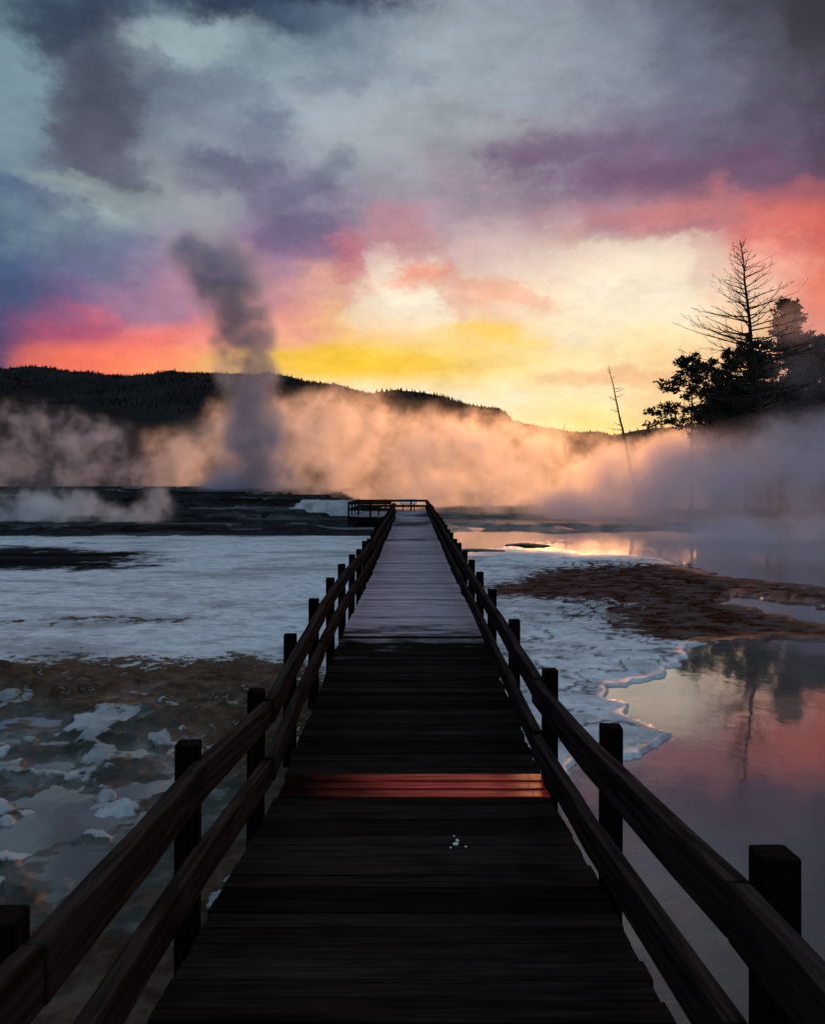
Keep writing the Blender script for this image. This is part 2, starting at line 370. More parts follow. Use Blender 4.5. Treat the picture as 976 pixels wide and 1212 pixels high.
    principled(t, Base_Color=c, Roughness=rough, Specular_IOR_Level=t.m('MULTIPLY', t.attr('wet'), .25), Normal=bump(t, hb, .55, .03))
    o.data.materials.append(m)
    tag(o, 'pale mineral crust with brown bacterial mats around the boardwalk', 'ground', kind='structure')
    return o
ground = build_ground()

def build_water():
    m, t = new_mat('thermal_water')
    P = t.node('ShaderNodeNewGeometry').outputs['Position']
    n = t.noise(t.vm('MULTIPLY', P, (1.0, .55, 1.0)), 3.0, 3, .5); n2 = t.noise(P, 16.0, 2, .5)
    bn = bump(t, t.m('ADD', n, t.m('MULTIPLY', n2, .12)), .10, .02)
    lw = t.node('ShaderNodeLayerWeight'); lw.inputs[0].default_value = .5
    lw.inputs[0].default_value = .5
    fac = t.m('ADD', .03, t.m('MULTIPLY', .97, t.m('POWER', lw.outputs['Facing'], 3.8)), clamp=True)
    g = t.node('ShaderNodeBsdfGlossy'); g.inputs['Roughness'].default_value = .035; t.inp(g.inputs['Normal'], bn)
    g.inputs['Color'].default_value = (.86, .88, .92, 1)
    tr = t.node('ShaderNodeBsdfTransparent'); tr.inputs[0].default_value = (.74, .80, .76, 1)
    df = t.node('ShaderNodeBsdfDiffuse'); df.inputs[0].default_value = (.125, .122, .124, 1)     # suspended silica makes the water milky
    mk = t.node('ShaderNodeMixShader'); mk.inputs[0].default_value = .48; t.l.new(tr.outputs[0], mk.inputs[1]); t.l.new(df.outputs[0], mk.inputs[2])
    mx = t.node('ShaderNodeMixShader'); t.inp(mx.inputs[0], fac); t.l.new(mk.outputs[0], mx.inputs[1]); t.l.new(g.outputs[0], mx.inputs[2])
    o = t.node('ShaderNodeOutputMaterial'); t.l.new(mx.outputs[0], o.inputs[0])
    xs = np.linspace(-1, 1, 9)
    ys = np.array([-30, -5, 0, 5, 10, 20, 30, 40, 51.0])
    V = [(x*(14+max(y, 0)*.8), y, WL) for y in ys for x in xs]
    Q = [(j*9+i, j*9+i+1, (j+1)*9+i+1, (j+1)*9+i) for j in range(8) for i in range(8)]
    w = np_mesh('water', V, Q, m)
    tag(w, 'still thermal water reflecting the sunset sky', 'water', kind='structure')
build_water()

# ------------------------------------------------------------------ hills and their forest
def hill(name, sky_px, Y0, depth_front, label, colr, nx=220):
    xs = np.linspace(sky_px[0][0], sky_px[-1][0], nx)
    top = np.interp(xs, [p[0] for p in sky_px], [p[1] for p in sky_px])
    tt = np.concatenate([np.linspace(0, 1, 26), [1.25, 1.6, 2.2]])
    V = []; nt = len(tt)
    for x, y in zip(xs, top):
        X0 = (x-CX)*Y0/F; H = ZC+(HY-y)*Y0/F
        for k in tt:
            Yp = Y0-depth_front*(1-k)
            h = H*(math.sin(min(k, 1)*math.pi/2)**1.15) if k <= 1 else H*(1-.35*(k-1))
            V.append((X0*(.55+.45*k if k <= 1 else 1), Yp, h))
    V = np.array(V); g = (fbm(V[:, 0], V[:, 1], 1/260., 5, 3)-.5)
    kk = np.tile(tt, nx); V[:, 2] += g*V[:, 2].max()*.35*np.sin(np.clip(kk, 0, 1)*math.pi)
    V[:, 2] = np.where(kk < .02, -3, V[:, 2])
    i = np.arange(nx-1)[:, None]*nt+np.arange(nt-1)[None, :]
    Q = np.stack([i, i+nt, i+nt+1, i+1], -1).reshape(-1, 4)
    m, t = new_mat(name+'_soil')
    P = t.node('ShaderNodeNewGeometry').outputs['Position']
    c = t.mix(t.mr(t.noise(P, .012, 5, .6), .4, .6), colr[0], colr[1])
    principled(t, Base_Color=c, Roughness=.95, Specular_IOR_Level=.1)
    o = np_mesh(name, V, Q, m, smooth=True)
    tag(o, label, 'hills', kind='structure')
    return V.reshape(nx, nt, 3)
SKY_L = [(-420,486),(-200,470),(-60,455),(0,453),(40,452),(75,449),(110,447),(150,450),(175,454),(200,456),(240,456),(300,459),(340,463),(390,468),(430,474),(470,477),(510,480),(560,484),(588,486),(598,499),(640,511),(680,521),(720,531),(800,545)]
SKY_R = [(560,572),(640,540),(680,526),(720,523),(745,520),(800,512),(850,505),(900,498),(976,488),(1100,476),(1300,470)]
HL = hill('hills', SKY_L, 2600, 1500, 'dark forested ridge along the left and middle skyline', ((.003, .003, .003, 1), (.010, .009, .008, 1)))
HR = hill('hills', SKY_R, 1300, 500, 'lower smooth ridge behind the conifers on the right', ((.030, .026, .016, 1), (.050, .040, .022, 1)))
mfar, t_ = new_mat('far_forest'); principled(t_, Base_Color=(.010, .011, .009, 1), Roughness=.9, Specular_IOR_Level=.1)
def forest(name, H, n_face, n_ridge, h0, h1, label):
    nx, nt, _ = H.shape; V = []; T = []
    pts = []
    for _ in range(n_ridge):
        pts.append((random.random()*(nx-1), 25+random.uniform(-1.2, .2)))
    for _ in range(n_face):
        pts.append((random.random()*(nx-1), random.uniform(8, 25)))
    for a, b in pts:
        i0, j0 = int(min(a, nx-2)), int(min(max(b, 0), nt-2)); fa, fb = a-i0, b-j0
        p = (H[i0, j0]*(1-fa)+H[i0+1, j0]*fa)*(1-fb)+(H[i0, j0+1]*(1-fa)+H[i0+1, j0+1]*fa)*fb
        cl = vnoise(np.array([p[0]/90.]), np.array([p[1]/90.+3]))[0]
        if random.random() > .25+cl*1.1: continue
        h = random.uniform(h0, h1)*(.6+.8*cl); r = h*random.uniform(.17, .28); k = len(V); s = 5; off = random.random()*6
        ang = [off+2*math.pi*q/s for q in range(s)]
        V += [(p[0]+r*math.cos(q), p[1]+r*math.sin(q), p[2]-1) for q in ang]
        V += [(p[0]+.55*r*math.cos(q+.4), p[1]+.55*r*math.sin(q+.4), p[2]+h*.5) for q in ang]
        V.append((p[0]+random.uniform(-.2, .2), p[1], p[2]+h))
        for q in range(s):
            q2 = (q+1) % s
            T += [(k+q, k+q2, k+s+q2), (k+q, k+s+q2, k+s+q), (k+s+q, k+s+q2, k+2*s)]
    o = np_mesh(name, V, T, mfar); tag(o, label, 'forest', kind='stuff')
forest('forest', HL, 17000, 4200, 3.5, 8, 'dark conifer forest covering the left ridge')
forest('forest', HR, 2500, 300, 3, 6, 'thin far woods on the lower right ridge')
# ------------------------------------------------------------------ wood
def wood_mat(name, dark, light, rough, spec, planks=False, glow_fade=False, axis='y'):
    m, t = new_mat(name)
    P = t.node('ShaderNodeTexCoord').outputs['Object']
    if axis == 'beam': P = t.node('ShaderNodeAttribute', attribute_name='grain').outputs['Vector']
    isl = t.node('ShaderNodeNewGeometry').outputs['Random Per Island']
    off = t.comb(t.m('MULTIPLY', isl, 31.0), t.m('MULTIPLY', isl, 17.0), 0.0)
    Pj = t.vm('ADD', P, off)
    grain = t.noise(t.vm('MULTIPLY', Pj, (2.2, 46.0, 46.0) if (planks or glow_fade) else ((46.0, 46.0, 2.2) if axis == 'z' else (38.0, 1.5, 38.0))), 1.0, 6, .62, .25)
    blot = t.noise(Pj, 1.6, 5, .6); fine = t.noise(P, 60.0, 3, .6)
    c = t.mix(t.mr(grain, .35, .66), dark, light)
    c = t.mix(1.0, c, t.mr(isl, 0, 1, .50, 1.40, 'LINEAR'), 'MULTIPLY')
    c = t.mix(t.m('MULTIPLY', t.mr(blot, .52, .70), .55), c, (dark[0]*.5, dark[1]*.5, dark[2]*.5, 1))
    if planks:
        y = t.sep(P)[1]
        greyer = t.mr(t.m('ADD', t.m('ADD', y, t.m('MULTIPLY', t.m('SUBTRACT', isl, .5), 1.3)), t.m('MULTIPLY', t.m('SUBTRACT', blot, .5), 5.5)), 10.0, 12.2)   # beyond this the planks turn paler grey
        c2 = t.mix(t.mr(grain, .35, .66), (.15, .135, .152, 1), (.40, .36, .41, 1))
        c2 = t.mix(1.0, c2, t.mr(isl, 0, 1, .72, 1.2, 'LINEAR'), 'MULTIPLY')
        slope_n = t.noise(t.vm('MULTIPLY', P, (.35, .16, 1)), 1.0, 4, .6)  # dark bands painted in for the shading of the deck's slopes
        slope_shade = t.m('MULTIPLY', t.mr(slope_n, .50, .62), t.mr(y, 22.0, 30.0))
        c2 = t.mix(t.m('MULTIPLY', slope_shade, .85), c2, (.018, .015, .015, 1))
        c = t.mix(greyer, c, c2)
        rr = t.m('ADD', t.mr(greyer, 0, 1, rough, .40), t.m('MULTIPLY', t.m('SUBTRACT', blot, .5), .35))
        sp = 0.0
    else:
        rr = t.m('ADD', rough, t.m('MULTIPLY', t.m('SUBTRACT', blot, .5), .3)); sp = spec
    if glow_fade:
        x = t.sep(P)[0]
        glow_m = t.mr(t.m('ADD', x, t.m('MULTIPLY', t.m('SUBTRACT', blot, .5), 1.3)), -.75, .40)  # the reflection's fall-off to the left, painted dark
        c = t.mix(glow_m, (.010, .005, .004, 1), c)
        sp = t.m('MULTIPLY', glow_m, t.mr(grain, .35, .7, .3*spec, 1.3*spec))
    h = t.m('ADD', grain, t.m('MULTIPLY', fine, .25))
    principled(t, Base_Color=c, Roughness=rr, Specular_IOR_Level=sp, Normal=bump(t, h, .28 if axis == 'beam' else .5, .004))
    return m
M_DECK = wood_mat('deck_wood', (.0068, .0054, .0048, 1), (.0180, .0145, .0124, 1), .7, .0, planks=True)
M_RED = wood_mat('sunset_sheen_wood', (.18, .013, .012, 1), (.55, .046, .040, 1), .42, .022, planks=False, glow_fade=True)  # red sunset reflection put into the wood colour
M_RAIL = wood_mat('rail_wood', (.0125, .0094, .0085, 1), (.036, .0275, .0250, 1), .6, .0, axis='beam')
M_POST = wood_mat('post_wood', (.0045, .0034, .0029, 1), (.0130, .0098, .0085, 1), .7, .0, axis='z')

def add_box(bm, c, sz, rot=None, bev=0.0):
    r = bmesh.ops.create_cube(bm, size=1.0)
    M = Matrix.Translation(c) @ (rot or Matrix.Identity(4)) @ Matrix.Diagonal((sz[0], sz[1], sz[2], 1))
    bmesh.ops.transform(bm, matrix=M, verts=r['verts'])
    if bev:
        es = list({e for v in r['verts'] for e in v.link_edges})
        bmesh.ops.bevel(bm, geom=es, offset=bev, segments=2, affect='EDGES', profile=.6)
def beam(bm, pts, w, h, bev=.007):
    """timber along a polyline; pts are the centre of its top edge; w is across X (or Y for cross rails), h down"""
    d = (pts[-1]-pts[0]); d.z = 0; d.normalize(); side = Vector((d.y, -d.x, 0))
    rings = []
    for p in pts:
        rings.append([bm.verts.new(p+side*sx*w/2+Vector((0, 0, -h*(1-sz)))) for sx, sz in ((-1, 1), (1, 1), (1, 0), (-1, 0))])
    es = []
    for a, b in zip(rings, rings[1:]):
        for i in range(4):
            bm.faces.new((a[i], a[(i+1) % 4], b[(i+1) % 4], b[i]))
    bm.faces.new(rings[0][::-1]); bm.faces.new(rings[-1])
    bmesh.ops.recalc_face_normals(bm, faces=bm.faces)
    bm.edges.ensure_lookup_table()
    sharp = [e for e in bm.edges if e.calc_face_angle(0) > .6]
    bmesh.ops.bevel(bm, geom=sharp, offset=bev, segments=2, affect='EDGES', profile=.6)
    lay = bm.verts.layers.float_vector.new('grain'); d = pts[-1]-pts[0]; ax = 1 if abs(d.y) >= abs(d.x) else 0
    order = sorted(pts, key=lambda p: p[ax]); xs_ = [p[ax] for p in order]; zs_ = [p.z for p in order]; sh = random.uniform(0, 9)
    for v in bm.verts:
        v[lay] = Vector((v.co[1-ax]+sh, v.co[ax], v.co.z-float(np.interp(v.co[ax], xs_, zs_))))

# ---- boardwalk
walk = tag(empty('boardwalk', (0, 0, 0)), 'long plank boardwalk running straight ahead over the crust and water', 'boardwalk')
PITCH = .146; RED_Y = (5.44, 5.98)
def plank(bm, y, x0, x1, w=.139, th=.04, tilt=0.0, roll=0.0, z=None, bev=.004):
    sl = math.atan2(deck_z(y+.15)-deck_z(y-.15), .3)
    R = Matrix.Rotation(sl+tilt, 4, 'X') @ Matrix.Rotation(roll, 4, 'Y')
    add_box(bm, Vector(((x0+x1)/2, y, (deck_z(y) if z is None else z)-th/2)), (x1-x0, w, th), R, bev)
bm = bmesh.new(); y = -2.6; reds = []
while y < 56.2:
    ey = .02 if y > 14 else .012
    x0 = -.90+random.gauss(0, ey*.6); x1 = .90+random.gauss(0, ey*.6)
    if RED_Y[0] < y < RED_Y[0]+3*PITCH: reds.append((y, x0, x1))
    else:
        plank(bm, y, x0, x1, w=PITCH-random.uniform(.004, .011), tilt=random.gauss(0, .010), roll=random.gauss(0, .002), z=deck_z(y)+random.gauss(0, .0025), bev=.004 if y < 20 else 0)
    y += PITCH
# landing that leads off to the left at the far end
y = 48.2
while y < 56.2:
    plank(bm, y, -3.55, -.93, w=.135, bev=0, z=deck_z(y)+random.gauss(0, .003)); y += PITCH
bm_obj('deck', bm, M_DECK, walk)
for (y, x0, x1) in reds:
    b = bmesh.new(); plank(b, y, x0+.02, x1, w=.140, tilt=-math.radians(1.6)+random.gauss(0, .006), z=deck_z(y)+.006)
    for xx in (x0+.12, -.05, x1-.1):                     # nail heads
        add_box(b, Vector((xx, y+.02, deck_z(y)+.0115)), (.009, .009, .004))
    o = bm_obj('plank', b, M_RED, walk); o['label'] = 'damp plank with a red sunset reflection painted in its colour'
for sx in (-.80, .80, 0.0):
    b = bmesh.new(); pts = [Vector((sx, yy, deck_z(yy)-.046)) for yy in (-2.5, 2.1, 3.85, 5.55, 7.5, 9.5, 11.3, 14, 18.4, 23, 28, 30.5, 33, 36, 40, 46, 52, 56)]
    beam(b, pts, .06, .19, .004); bm_obj('stringer', b, M_POST, walk)
b = bmesh.new(); beam(b, [Vector((-3.5, 48.15, deck_z(48)-.045)), Vector((-.9, 48.15, deck_z(48)-.045))], .05, .2, .003); bm_obj('stringer', b, M_POST, walk)
b = bmesh.new(); beam(b, [Vector((-3.58, 48.2, deck_z(48)-.045)), Vector((-3.58, 56.2, deck_z(56)-.045))], .05, .2, .003); bm_obj('stringer', b, M_POST, walk)

# ---- railings
LX, RX = -1.0, .95
L_POSTS = [(.36, .98), (2.07, .855), (3.76, .76), (5.40, .60), (6.90, .69), (8.55, .76), (10.3, .78), (12.0, .79), (13.9, .77)]
R_POSTS = [(.50, 1.02), (2.22, .934), (4.06, .75), (5.86, .63), (7.9, .65), (10.1, .665), (11.9, .69), (13.6, .71)]
y = 15.8
while y < 47: L_POSTS.append((y, deck_z(y)+.80+random.gauss(0, .025))); y += 1.8
y = 15.4
while y < 56: R_POSTS.append((y, deck_z(y)+.79+random.gauss(0, .025))); y += 1.8
def post(x, y, top, parent, s=.10, bottom=None):
    b = bmesh.new(); bot = WL-.25 if bottom is None else bottom
    add_box(b, Vector((0, 0, (top+bot)/2)), (s, s, top-bot), Matrix.Rotation(random.gauss(0, .03), 4, 'Z'), .009)
    o = bm_obj('post', b, M_POST, parent); o.location = (x, y, 0); o.rotation_euler = (random.gauss(0, .006), random.gauss(0, .006), 0)
    return o
def rail_run(parent, pts, w, h, name, nb=2):
    """boards that each span nb bays and butt at a post with a slight step"""
    i = 0; k = 0
    while i < len(pts)-1:
        seg = pts[i:i+nb+1]; b = bmesh.new()
        s = [p.copy() for p in seg]; o = Vector((random.uniform(-.006, .006), 0, random.uniform(-.008, .008)))
        if i == 0: o = Vector((-.012, 0, -.02))
        d = (s[-1]-s[0]).normalized()
        s[0] += d*.004; s[-1] -= d*.004
        full = []
        for a, c in zip(s, s[1:]):
            for q in range(4):
                full.append(a.lerp(c, q/4)+o+Vector((random.gauss(0, .002), 0, random.gauss(0, .0025))))
        full.append(s[-1]+o)
        beam(b, full, w, h, .008); bm_obj(name, b, M_RAIL, parent)
        i += nb; k += 1
def railing(x, posts, inner, label, nb, first=1):
    r = tag(empty('wooden_railing', (x, 2.0, 0)), label, 'railing')
    for (y, zt) in posts:
        o = post(x, y, zt, r); o.location = (0, y-2.0, 0)
    ys = [p[0] for p in posts]
    top = [Vector((inner-x, p[0]-2.0, p[1]-.055)) for p in posts]
    low = [Vector((inner-x, p[0]-2.0, p[1]-.055-.375)) for p in posts]
    for pts, nm in ((top, 'top_rail'), (low, 'lower_rail')):
        rail_run(r, pts[:first+1], .062, .155, nm, 1)
        rail_run(r, pts[first:], .062, .155, nm, nb)
    return r
railing(LX, L_POSTS, LX+.05+.033, 'weathered timber railing along the left side of the boardwalk', 2)
railing(RX, R_POSTS, RX-.05-.033, 'weathered timber railing along the right side of the boardwalk', 2)
# railing round the landing at the far end
lr = tag(empty('wooden_railing', (-3.5, 48, 0)), 'short dark railing around the landing at the far end of the boardwalk', 'railing')
zl = deck_z(50)
corner = [(-3.62, 48.1), (-2.4, 48.1), (-1.25, 48.1)]
corner_b = [(-3.62, 48.1), (-3.62, 50.6), (-3.62, 53.2), (-3.62, 56.3)]
corner_c = [(-3.62, 56.3), (-1.8, 56.35), (-.1, 56.35), (1.0, 56.3)]
for (x, y) in corner+corner_b[1:]+corner_c[1:-1]:
    post(x, y, zl+.83, lr).location = (x+3.5, y-48, 0)
for run in (corner, corner_b, corner_c):
    for dz, nm in ((.80, 'top_rail'), (.45, 'lower_rail')):
        b = bmesh.new(); off = Vector((-3.5, 48, 0)); inn = Vector((0, .085, 0)) if run is corner else (Vector((.085, 0, 0)) if run is corner_b else Vector((0, -.085, 0)))
        beam(b, [Vector((p[0], p[1], zl+dz))-off+inn for p in (run[0], run[-1])], .06, .15, .004); bm_obj(nm, b, M_RAIL, lr)
# bench on the landing
bench = tag(empty('bench', (-2.6, 50.0, deck_z(50))), 'low plank bench on the landing at the far end of the boardwalk', 'bench')
b = bmesh.new()
for k in range(3): add_box(b, Vector((0, -.16+.16*k, .44)), (1.5, .14, .04), None, .004)
bm_obj('seat', b, M_DECK, bench)
for sx in (-.6, .6):
    b = bmesh.new(); add_box(b, Vector((sx, -.14, .21)), (.08, .08, .42), None, .004); add_box(b, Vector((sx, .14, .21)), (.08, .08, .42), None, .004); add_box(b, Vector((sx, 0, .39)), (.07, .4, .06), None, .004)
    bm_obj('leg', b, M_POST, bench)
# information board at the end of the walk
mw, t_ = new_mat('sign_panel'); Pn = t_.node('ShaderNodeTexCoord').outputs['Object']
cpan = t_.mix(t_.mr(t_.noise(Pn, 6, 4, .6), .4, .6), (.55, .57, .62, 1), (.72, .74, .78, 1))
principled(t_, Base_Color=cpan, Roughness=.35)
sg = tag(empty('information_board', (-.27, 57.0, deck_z(56))), 'small pale slanted information board at the far end of the boardwalk', 'sign')
b = bmesh.new(); add_box(b, Vector((0, 0, .64)), (.98, .5, .03), Matrix.Rotation(math.radians(38), 4, 'X'), .005); bm_obj('panel', b, mw, sg)
b = bmesh.new(); add_box(b, Vector((0, .012, .625)), (1.04, .55, .02), Matrix.Rotation(math.radians(38), 4, 'X'), .004); bm_obj('frame', b, M_POST, sg)
for sx in (-.38, .38):
    b = bmesh.new(); add_box(b, Vector((sx, .06, -.02)), (.07, .07, 1.28), None, .004); bm_obj('leg', b, M_POST, sg)
# white crumbs on the planks
mcr, t_ = new_mat('mineral_crumb'); principled(t_, Base_Color=t_.mix(t_.noise(t_.node('ShaderNodeTexCoord').outputs['Object'], 60, 2), (.5, .53, .55, 1), (.75, .78, .8, 1)), Roughness=.8)
crumb_src = None
lab = ['white mineral crumb, the largest one on the dark planks', 'small white mineral crumb just above the largest one', 'tiny white mineral crumb at the right end of the cluster',
       'tiny white mineral crumb left of the largest one', 'tiny white mineral crumb on the plank toward the red boards']
for k, (px, py, s) in enumerate([(539, 1001, .016), (541, 996, .011), (551, 1003, .008), (533, 1004, .007), (537, 990, .006)]):
    Y = 4.7
    for _ in range(8): Y = (ZC-deck_z(Y))*F/(py-HY)
    b = bmesh.new(); bmesh.ops.create_icosphere(b, subdivisions=2, radius=s)
    for v in b.verts: v.co *= random.uniform(.75, 1.15); v.co.z *= .6
    o = bm_obj('pebble', b, mcr); o.location = ((px-CX)*Y/F, Y, deck_z(Y)+s*.5)
    tag(o, lab[k], 'pebble', 'white crumbs on the boardwalk')
# dark crust slabs standing in the far pool
msl, t_ = new_mat('dark_crust'); Pn = t_.node('ShaderNodeNewGeometry').outputs['Position']
principled(t_, Base_Color=t_.mix(t_.mr(t_.noise(Pn, 4, 5, .6), .4, .6), (.02, .017, .015, 1), (.09, .075, .065, 1)), Roughness=.7, Normal=bump(t_, t_.noise(Pn, 12, 4, .6), .6, .05))
for (px, py, L, Wd, lb) in [(569, 653, 1.0, .35, 'low dark crust slab in the bright pool beside the right railing'), (624, 646, .9, .45, 'bent dark crust slab in the bright pool near the white shore'),
                            (643, 624, 1.5, .8, 'dark crust islet at the back of the bright pool under the steam')]:
    Y = (ZC-WL)*F/(py-HY); b = bmesh.new(); bmesh.ops.create_icosphere(b, subdivisions=3, radius=1)
    for v in b.verts:
        n = fbm(np.array([v.co.x*1.5+px]), np.array([v.co.y*1.5+v.co.z]), 1.0, 4)[0]
        v.co = Vector((v.co.x*L*(.6+.8*n), v.co.y*Wd*(.5+n), v.co.z*.09*(.6+.8*n)))
    o = bm_obj('crust_slab', b, msl, smooth=False); o.location = ((px-CX)*Y/F, Y, WL+.01); o.rotation_euler.z = -.25
    tag(o, lb, 'crust slab', 'crust slabs in the far pool')
# ------------------------------------------------------------------ trees
mbark, t_ = new_mat('bark'); Pn = t_.node('ShaderNodeTexCoord').outputs['Object']
principled(t_, Base_Color=t_.mix(t_.mr(t_.noise(t_.vm('MULTIPLY', Pn, (3, 3, .6)), 3, 5, .6), .4, .6), (.025, .018, .014, 1), (.075, .055, .045, 1)), Roughness=.9, Specular_IOR_Level=.2)
mneed, t_ = new_mat('needles'); isl = t_.node('ShaderNodeNewGeometry').outputs['Random Per Island']
principled(t_, Base_Color=t_.mix(isl, (.016, .022, .010, 1), (.045, .055, .024, 1)), Roughness=.75, Specular_IOR_Level=.2)
def tube(bm, pts, radii, n=6):
    rings = []
    for i, p in enumerate(pts):
        d = (pts[min(i+1, len(pts)-1)]-pts[max(i-1, 0)]).normalized()
        a = d.orthogonal().normalized(); c = d.cross(a)
        rings.append([bm.verts.new(p+(a*math.cos(2*math.pi*k/n)+c*math.sin(2*math.pi*k/n))*radii[i]) for k in range(n)])
    for a, b in zip(rings, rings[1:]):
        # match start corners so that the ring does not twist
        best = min(range(n), key=lambda s: (a[0].co-b[s].co).length); b[:] = b[best:]+b[:best]
        for k in range(n): bm.faces.new((a[k], a[(k+1) % n], b[(k+1) % n], b[k]))
    bm.faces.new(rings[-1])
def limb(bm, p, d, L, r, droop, n=5, depth=0, twig=.0):
    pts = [p]; rad = [r]; q = p.copy(); v = d.normalized()
    for k in range(n):
        v = (v+Vector((random.gauss(0, .07), random.gauss(0, .07), droop+random.gauss(0, .05)))).normalized()
        q = q+v*L/n; pts.append(q); rad.append(max(r*(1-(k+1)/n*.85), .010))
        if depth > 0 and k >= 0 and random.random() < twig:
            for _ in range(random.choice((1, 1, 2))):
                sd_ = (v+Vector((random.uniform(-.8, .8), random.uniform(-.8, .8), random.uniform(-.3, .6)))).normalized()
                limb(bm, q, sd_, L*random.uniform(.18, .42)*(1-.4*k/n), rad[-1]*.6, droop*.5, 3, depth-1, twig*.6)
    tube(bm, pts, rad, 4 if r < .04 else 5)
GZ = WL-.1
def dead_tree(base_px, top_px, Y, label, branch_zone, nbr, blen, r0, seed, dist=None):
    random.seed(seed)
    b0 = at(base_px[0], base_px[1], Y); tp = at(top_px[0], top_px[1], Y)
    dirn = (b0-tp); foot = b0+dirn*((b0.z-GZ)/(-dirn.z)) if dirn.z else b0
    root = tag(empty('dead_tree', foot), label, 'tree', 'dead trees in the steam')
    H = (tp-foot); n = 14; bm = bmesh.new(); pts = []; rad = []
    for k in range(n+1):
        f = k/n; sw = Vector((random.gauss(0, .03), random.gauss(0, .03), 0))*(r0/.2)
        pts.append(H*f+sw*(0 if k == n else 1)); rad.append(r0*(1-f)**.85+.018)
    tube(bm, pts, rad, 8); bm_obj('trunk', bm, mbark, root, True)
    bm = bmesh.new()
    for k in range(nbr):
        f = branch_zone[0]+(branch_zone[1]-branch_zone[0])*(k+random.random())/nbr
        p = H*f; az = random.uniform(0, 2*math.pi) if random.random() < .3 else random.choice((0, math.pi))+random.gauss(0, .7)
        env = blen(f)*random.uniform(.65, 1.1)
        if env < .12: continue
        up = .05+.75*max(0, f-.5)+random.gauss(0, .1)
        d = Vector((math.cos(az), math.sin(az), up))
        limb(bm, p, d, env, max(.02, r0*.40*(1-f)+.022), .035 if f > .45 else .07, 6, 2, .75)
    bm_obj('crown', bm, mbark, root)
    return root
def env_main(f):
    return float(np.interp(f, [.18, .3, .45, .6, .75, .88, 1.0], [3.0, 4.6, 4.9, 4.6, 3.3, 1.7, .3]))
dead_tree((898, 480), (875, 284), 56, 'tall bare dead conifer standing in front of the dark evergreens', (.22, .995), 120, env_main, .27, 5)
def env_snag(f): return float(np.interp(f, [.2, .50, .56, .62, .8, 1], [3.6, 3.4, 2.0, .7, .9, .2]))
dead_tree((739, 521), (720, 432), 82, 'thin leaning dead snag alone against the bright sky', (.50, .98), 13, env_snag, .16, 8)
def env_thin(f): return float(np.interp(f, [.2, .5, 1], [.9, .7, .2]))
dead_tree((670, 560), (667, 500), 96, 'faint slender snag half lost in orange steam, the taller of two', (.4, .98), 14, env_thin, .10, 9)
dead_tree((652, 600), (640, 528), 96, 'faint slender snag half lost in orange steam, the shorter of two', (.4, .98), 10, env_thin, .10, 10)
dead_tree((921, 520), (919, 446), 58, 'broken dead stump with level side branches in front of the smoky evergreen', (.3, .9), 16, lambda f: 2.2, .34, 12)
dead_tree((783, 540), (783, 496), 90, 'tiny thin snag below the long left bough of the left pine', (.5, .98), 6, env_thin, .06, 14)

def needle_fan(V, Q, c, d, size, n):
    """a spray of needle-leaf faces about point c along direction d"""
    for _ in range(n):
        a = (d+Vector((random.gauss(0, .7), random.gauss(0, .7), random.gauss(0.15, .55)))).normalized()
        s = a.cross(Vector((random.gauss(0, 1), random.gauss(0, 1), random.gauss(0, 1)))).normalized()
        L = size*random.uniform(.6, 1.3); w = L*random.uniform(.16, .30)
        p = c+Vector((random.gauss(0, size*.5), random.gauss(0, size*.5), random.gauss(0, size*.35)))
        k = len(V)
        V += [p-s*w*.4, p+a*L*.5-s*w, p+a*L, p+a*L*.5+s*w]; Q.append((k, k+1, k+2, k+3))
def conifer(top_px, Y, half_w_px, low_py, label, seed, dens=1.0, shape=None, lean=0.0, extra=None, lum=.3, name='conifer'):
    random.seed(seed)
    tp = at(top_px[0], top_px[1], Y); foot = Vector((tp.x-lean, Y, GZ))
    root = tag(empty(name, foot), label, 'tree', 'evergreens on the right bank')
    H = tp-foot; hw = half_w_px*Y/F; zlow = at(0, low_py, Y).z-GZ; Ht = H.z; f0 = max(zlow/Ht, .05)
    bm = bmesh.new(); n = 10; r0 = .009*Ht+.03
    tube(bm, [H*(k/n)+Vector((random.gauss(0, .05), random.gauss(0, .05), 0)) for k in range(n+1)], [r0*(1-k/n)+.02 for k in range(n+1)], 8)
    V = []; Q = []; nb = int(58*dens*(Ht/12)**.5)
    shape = shape or (lambda g: (1-g)**.75*(.75+.25*math.sin(g*9))+.05)
    jobs = []
    for k in range(nb):
        g = (k+random.random())/nb; f = f0+(1-f0)*g
        az = random.uniform(0, 2*math.pi); L = hw*shape(g)*random.uniform(.55, 1.25)
        jobs.append((H*f, Vector((math.cos(az), math.sin(az), .05+.45*g+random.gauss(0, .12))), L))
    for e in (extra or []): jobs.append((H*e[0], Vector(e[1]), e[2]))
    for p, d, L in jobs:
        v = d.normalized(); q = p.copy(); pts = [q.copy()]; m_ = max(3, int(L/.35))
        for s in range(m_):
            v = (v+Vector((random.gauss(0, .10), random.gauss(0, .10), -.03+random.gauss(0, .06)))).normalized(); q = q+v*L/m_; pts.append(q.copy())
            if s > m_*.22: needle_fan(V, Q, q, v, lum*(1.1-.3*s/m_), 13)
            if s > m_*.3 and random.random() < .8:
                sv = (v+Vector((random.uniform(-1, 1), random.uniform(-1, 1), random.uniform(-.15, .5)))).normalized(); sl_ = L*random.uniform(.12, .3)
                for z in range(3): needle_fan(V, Q, q+sv*sl_*(z+1)/3, sv, lum*.95, 9)
        tube(bm, pts, [max(.012, .045*(L/3)*(1-i/len(pts))) for i in range(len(pts))], 4)
    bm_obj('trunk', bm, mbark, root, False)
    np_mesh('crown', [tuple(v) for v in V], Q, mneed, root)
    return root
